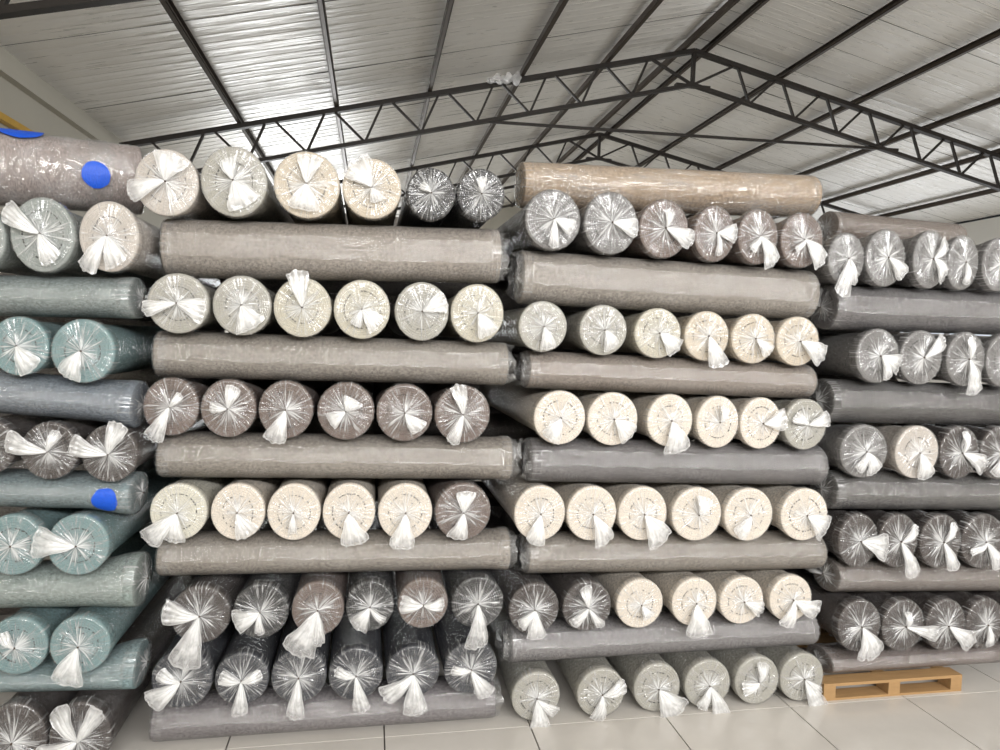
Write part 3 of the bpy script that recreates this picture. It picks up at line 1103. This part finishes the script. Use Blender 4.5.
# unseen rolls added across the backs of the stacks, keeping light out of gaps
for (st, layer) in list(SPOT) + list(TOP):
    if (st, layer) in SPOT:
        pts = SPOT[(st, layer)]
        x0, x1 = min(c.x for c, r in pts) - .14, max(c.x for c, r in pts) + .14
        Y = YS[st] + .155 * LEN + .17
        mid = fit_line([(c.x, c.z) for c, r in pts])
        rz = sum(r for c, r in pts) / len(pts) / FILM + (.065 if layer != 'first' and (st, layer) not in (('A', 'second'), ('A', 'third')) else 0)
    else:
        i = LAYERS.index(layer)
        pts = SPOT[(st, LAYERS[i + 1])]
        x0, x1 = min(c.x for c, r in pts) - .14, max(c.x for c, r in pts) + .14
        Y = YS[st] + .155 * LEN - .14
        mid = lambda X: (TOP[(st, layer)](X) + BOT[(st, layer)](X)) / 2
        rz = min(TOP[(st, layer)](c.x) - BOT[(st, layer)](c.x) for c, r in pts) / 2 / FILM - .002
    x0, x1 = dict(L=(-2.90, -1.10), A=(-1.05, .73), B=(.77, 2.61), P=(2.69, 4.46))[st]
    xm = (x0 + x1) / 2 if st in 'AB' else (x1 - .4 if st == 'L' else x0 + .4)
    side_roll(Vector((x0, Y, mid(xm))), Vector((x1, Y, mid(xm))), rz, (110, 104, 100), f'added light-blocking carpet roll behind the {layer} layer, {STACK[st]}', 'carpet rolls added behind the stacks to block light', 'left', bare=True, ry=.145 if (st, layer) in SPOT else .13)

# more unseen rolls added behind the pallet stack, where light leaked through
for (st, layer) in SPOT:
    if st == 'P':
        pts = SPOT[(st, layer)]
        rz = sum(r for c, r in pts) / len(pts)
        zc = sum(c.z for c, r in pts) / len(pts)
        Y = YS[st] + .155 * LEN + .17
        side_roll(Vector((4.52, Y, zc)), Vector((6.32, Y, zc)), rz + .045, (110, 104, 100), f'added light-blocking carpet roll continuing the back row of the {layer} layer, the pallet stack', 'carpet rolls added behind the stacks to block light', 'left', bare=True, ry=.145)

# rolls lying on top of the stacks
bag = side_roll(at(-60, 163, 3.62), at(140, 181, 3.95), .175, (158, 146, 142), 'loosely bagged pinkish grey carpet roll with blue tape on top of the teal stack', 'carpet rolls lying sideways', 'right', ry=.175,
                sleeve=ME_LOOSE)
side_roll(at(520, 185, 4.1), at(808, 197, 4.1), .135, (172, 152, 130), 'tan carpet roll in loose film lying on top of the stack beside the pallet stack', 'carpet rolls lying sideways', 'left', ry=.15, sleeve=ME_LOOSE)
side_roll(at(826, 228, 4.5), at(952, 240, 4.5), .12, (120, 108, 100), 'brown carpet roll lying behind the grey roll ends on top of the pallet stack', 'carpet rolls lying sideways', 'right', ry=.14)


def tape_patch(root, ang, y0, rad, swell=None):
    """round patch of blue tape stuck on the film of a sideways roll"""
    sx, sy, sz = root.matrix_world.to_scale()
    v, f = [], []
    n, m = 6, 28
    for i in range(n + 1):
        for k in range(m):
            t = 2 * PI * k / m
            q = rad * (i / n) * (1 + .07 * noise.noise(Vector((math.cos(t) * 2, math.sin(t) * 2, y0))))
            a = ang + q * math.sin(t) / sz
            rr = root['film_r'] + .012 * noise.noise(Vector((q * 40, t, 1)))
            y, z = y0 + q * math.cos(t) / sy, rr * math.sin(a)
            if swell:
                z *= 1 + swell[0 if z > 0 else 1] * (1 - ease(y / swell[2]))
            v.append((rr * math.cos(a), y, z))
    for i in range(n):
        for k in range(m):
            k2 = (k + 1) % m
            f.append((i * m + k, i * m + k2, (i + 1) * m + k2, (i + 1) * m + k))
    me = mesh('tape_patch', v, f)
    me.materials.append(MAT['tape'])
    o = put('tape_patch', me, root)
    o['label'] = 'round patch of blue tape'


bag['film_r'] = 1.075
tape_patch(bag, PI + .12, 3.0, .062)
tape_patch(bag, PI - 1.3, 7.2, .10)
band = ring_mesh('film_band', [(1.058, 2.0), (1.066, 2.1), (1.066, 3.2), (1.058, 3.3)], 48)
band.materials.append(MAT['sleeve_loose'])
put('film_band', band, bag)
TAPED['film_r'] = 1.03
tape_patch(TAPED, PI + .22, .66, .055, SWELL[('L', 'sixth')])

# ------------------------------------------------------------------ pallet
pt = link('wooden_pallet', None)
pa, pb = at(823, 705, 3.50), at(961, 693.5, 3.50)
pt.location = (pa.x, 3.50, 0)
tag(pt, 'pale wooden pallet on the tiled floor under the mauve grey carpet roll', 'pallet')
PW, PD, PH = pb.x - pa.x, 1.1, .105
for i in range(7):
    y = i * (PD - .10) / 6
    MB().box(0, y, PH - .018, PW, y + .10, PH).build('deck_board', MAT['wood'], pt)
for i in range(3):
    x = (0, PW / 2 - .04, PW - .08)[i]
    MB().box(x, 0, PH - .030, x + .08, PD, PH - .018).build('stringer_board', MAT['wood'], pt)
    for j in range(3):
        y = (0, PD / 2 - .05, PD - .10)[j]
        MB().box(x, y, .014, x + .08, y + .10, PH - .030).build('block', MAT['wood'], pt)
for j in range(3):
    y = (0, PD / 2 - .05, PD - .10)[j]
    MB().box(0, y, 0, PW, y + .10, .014).build('bottom_board', MAT['wood'], pt)
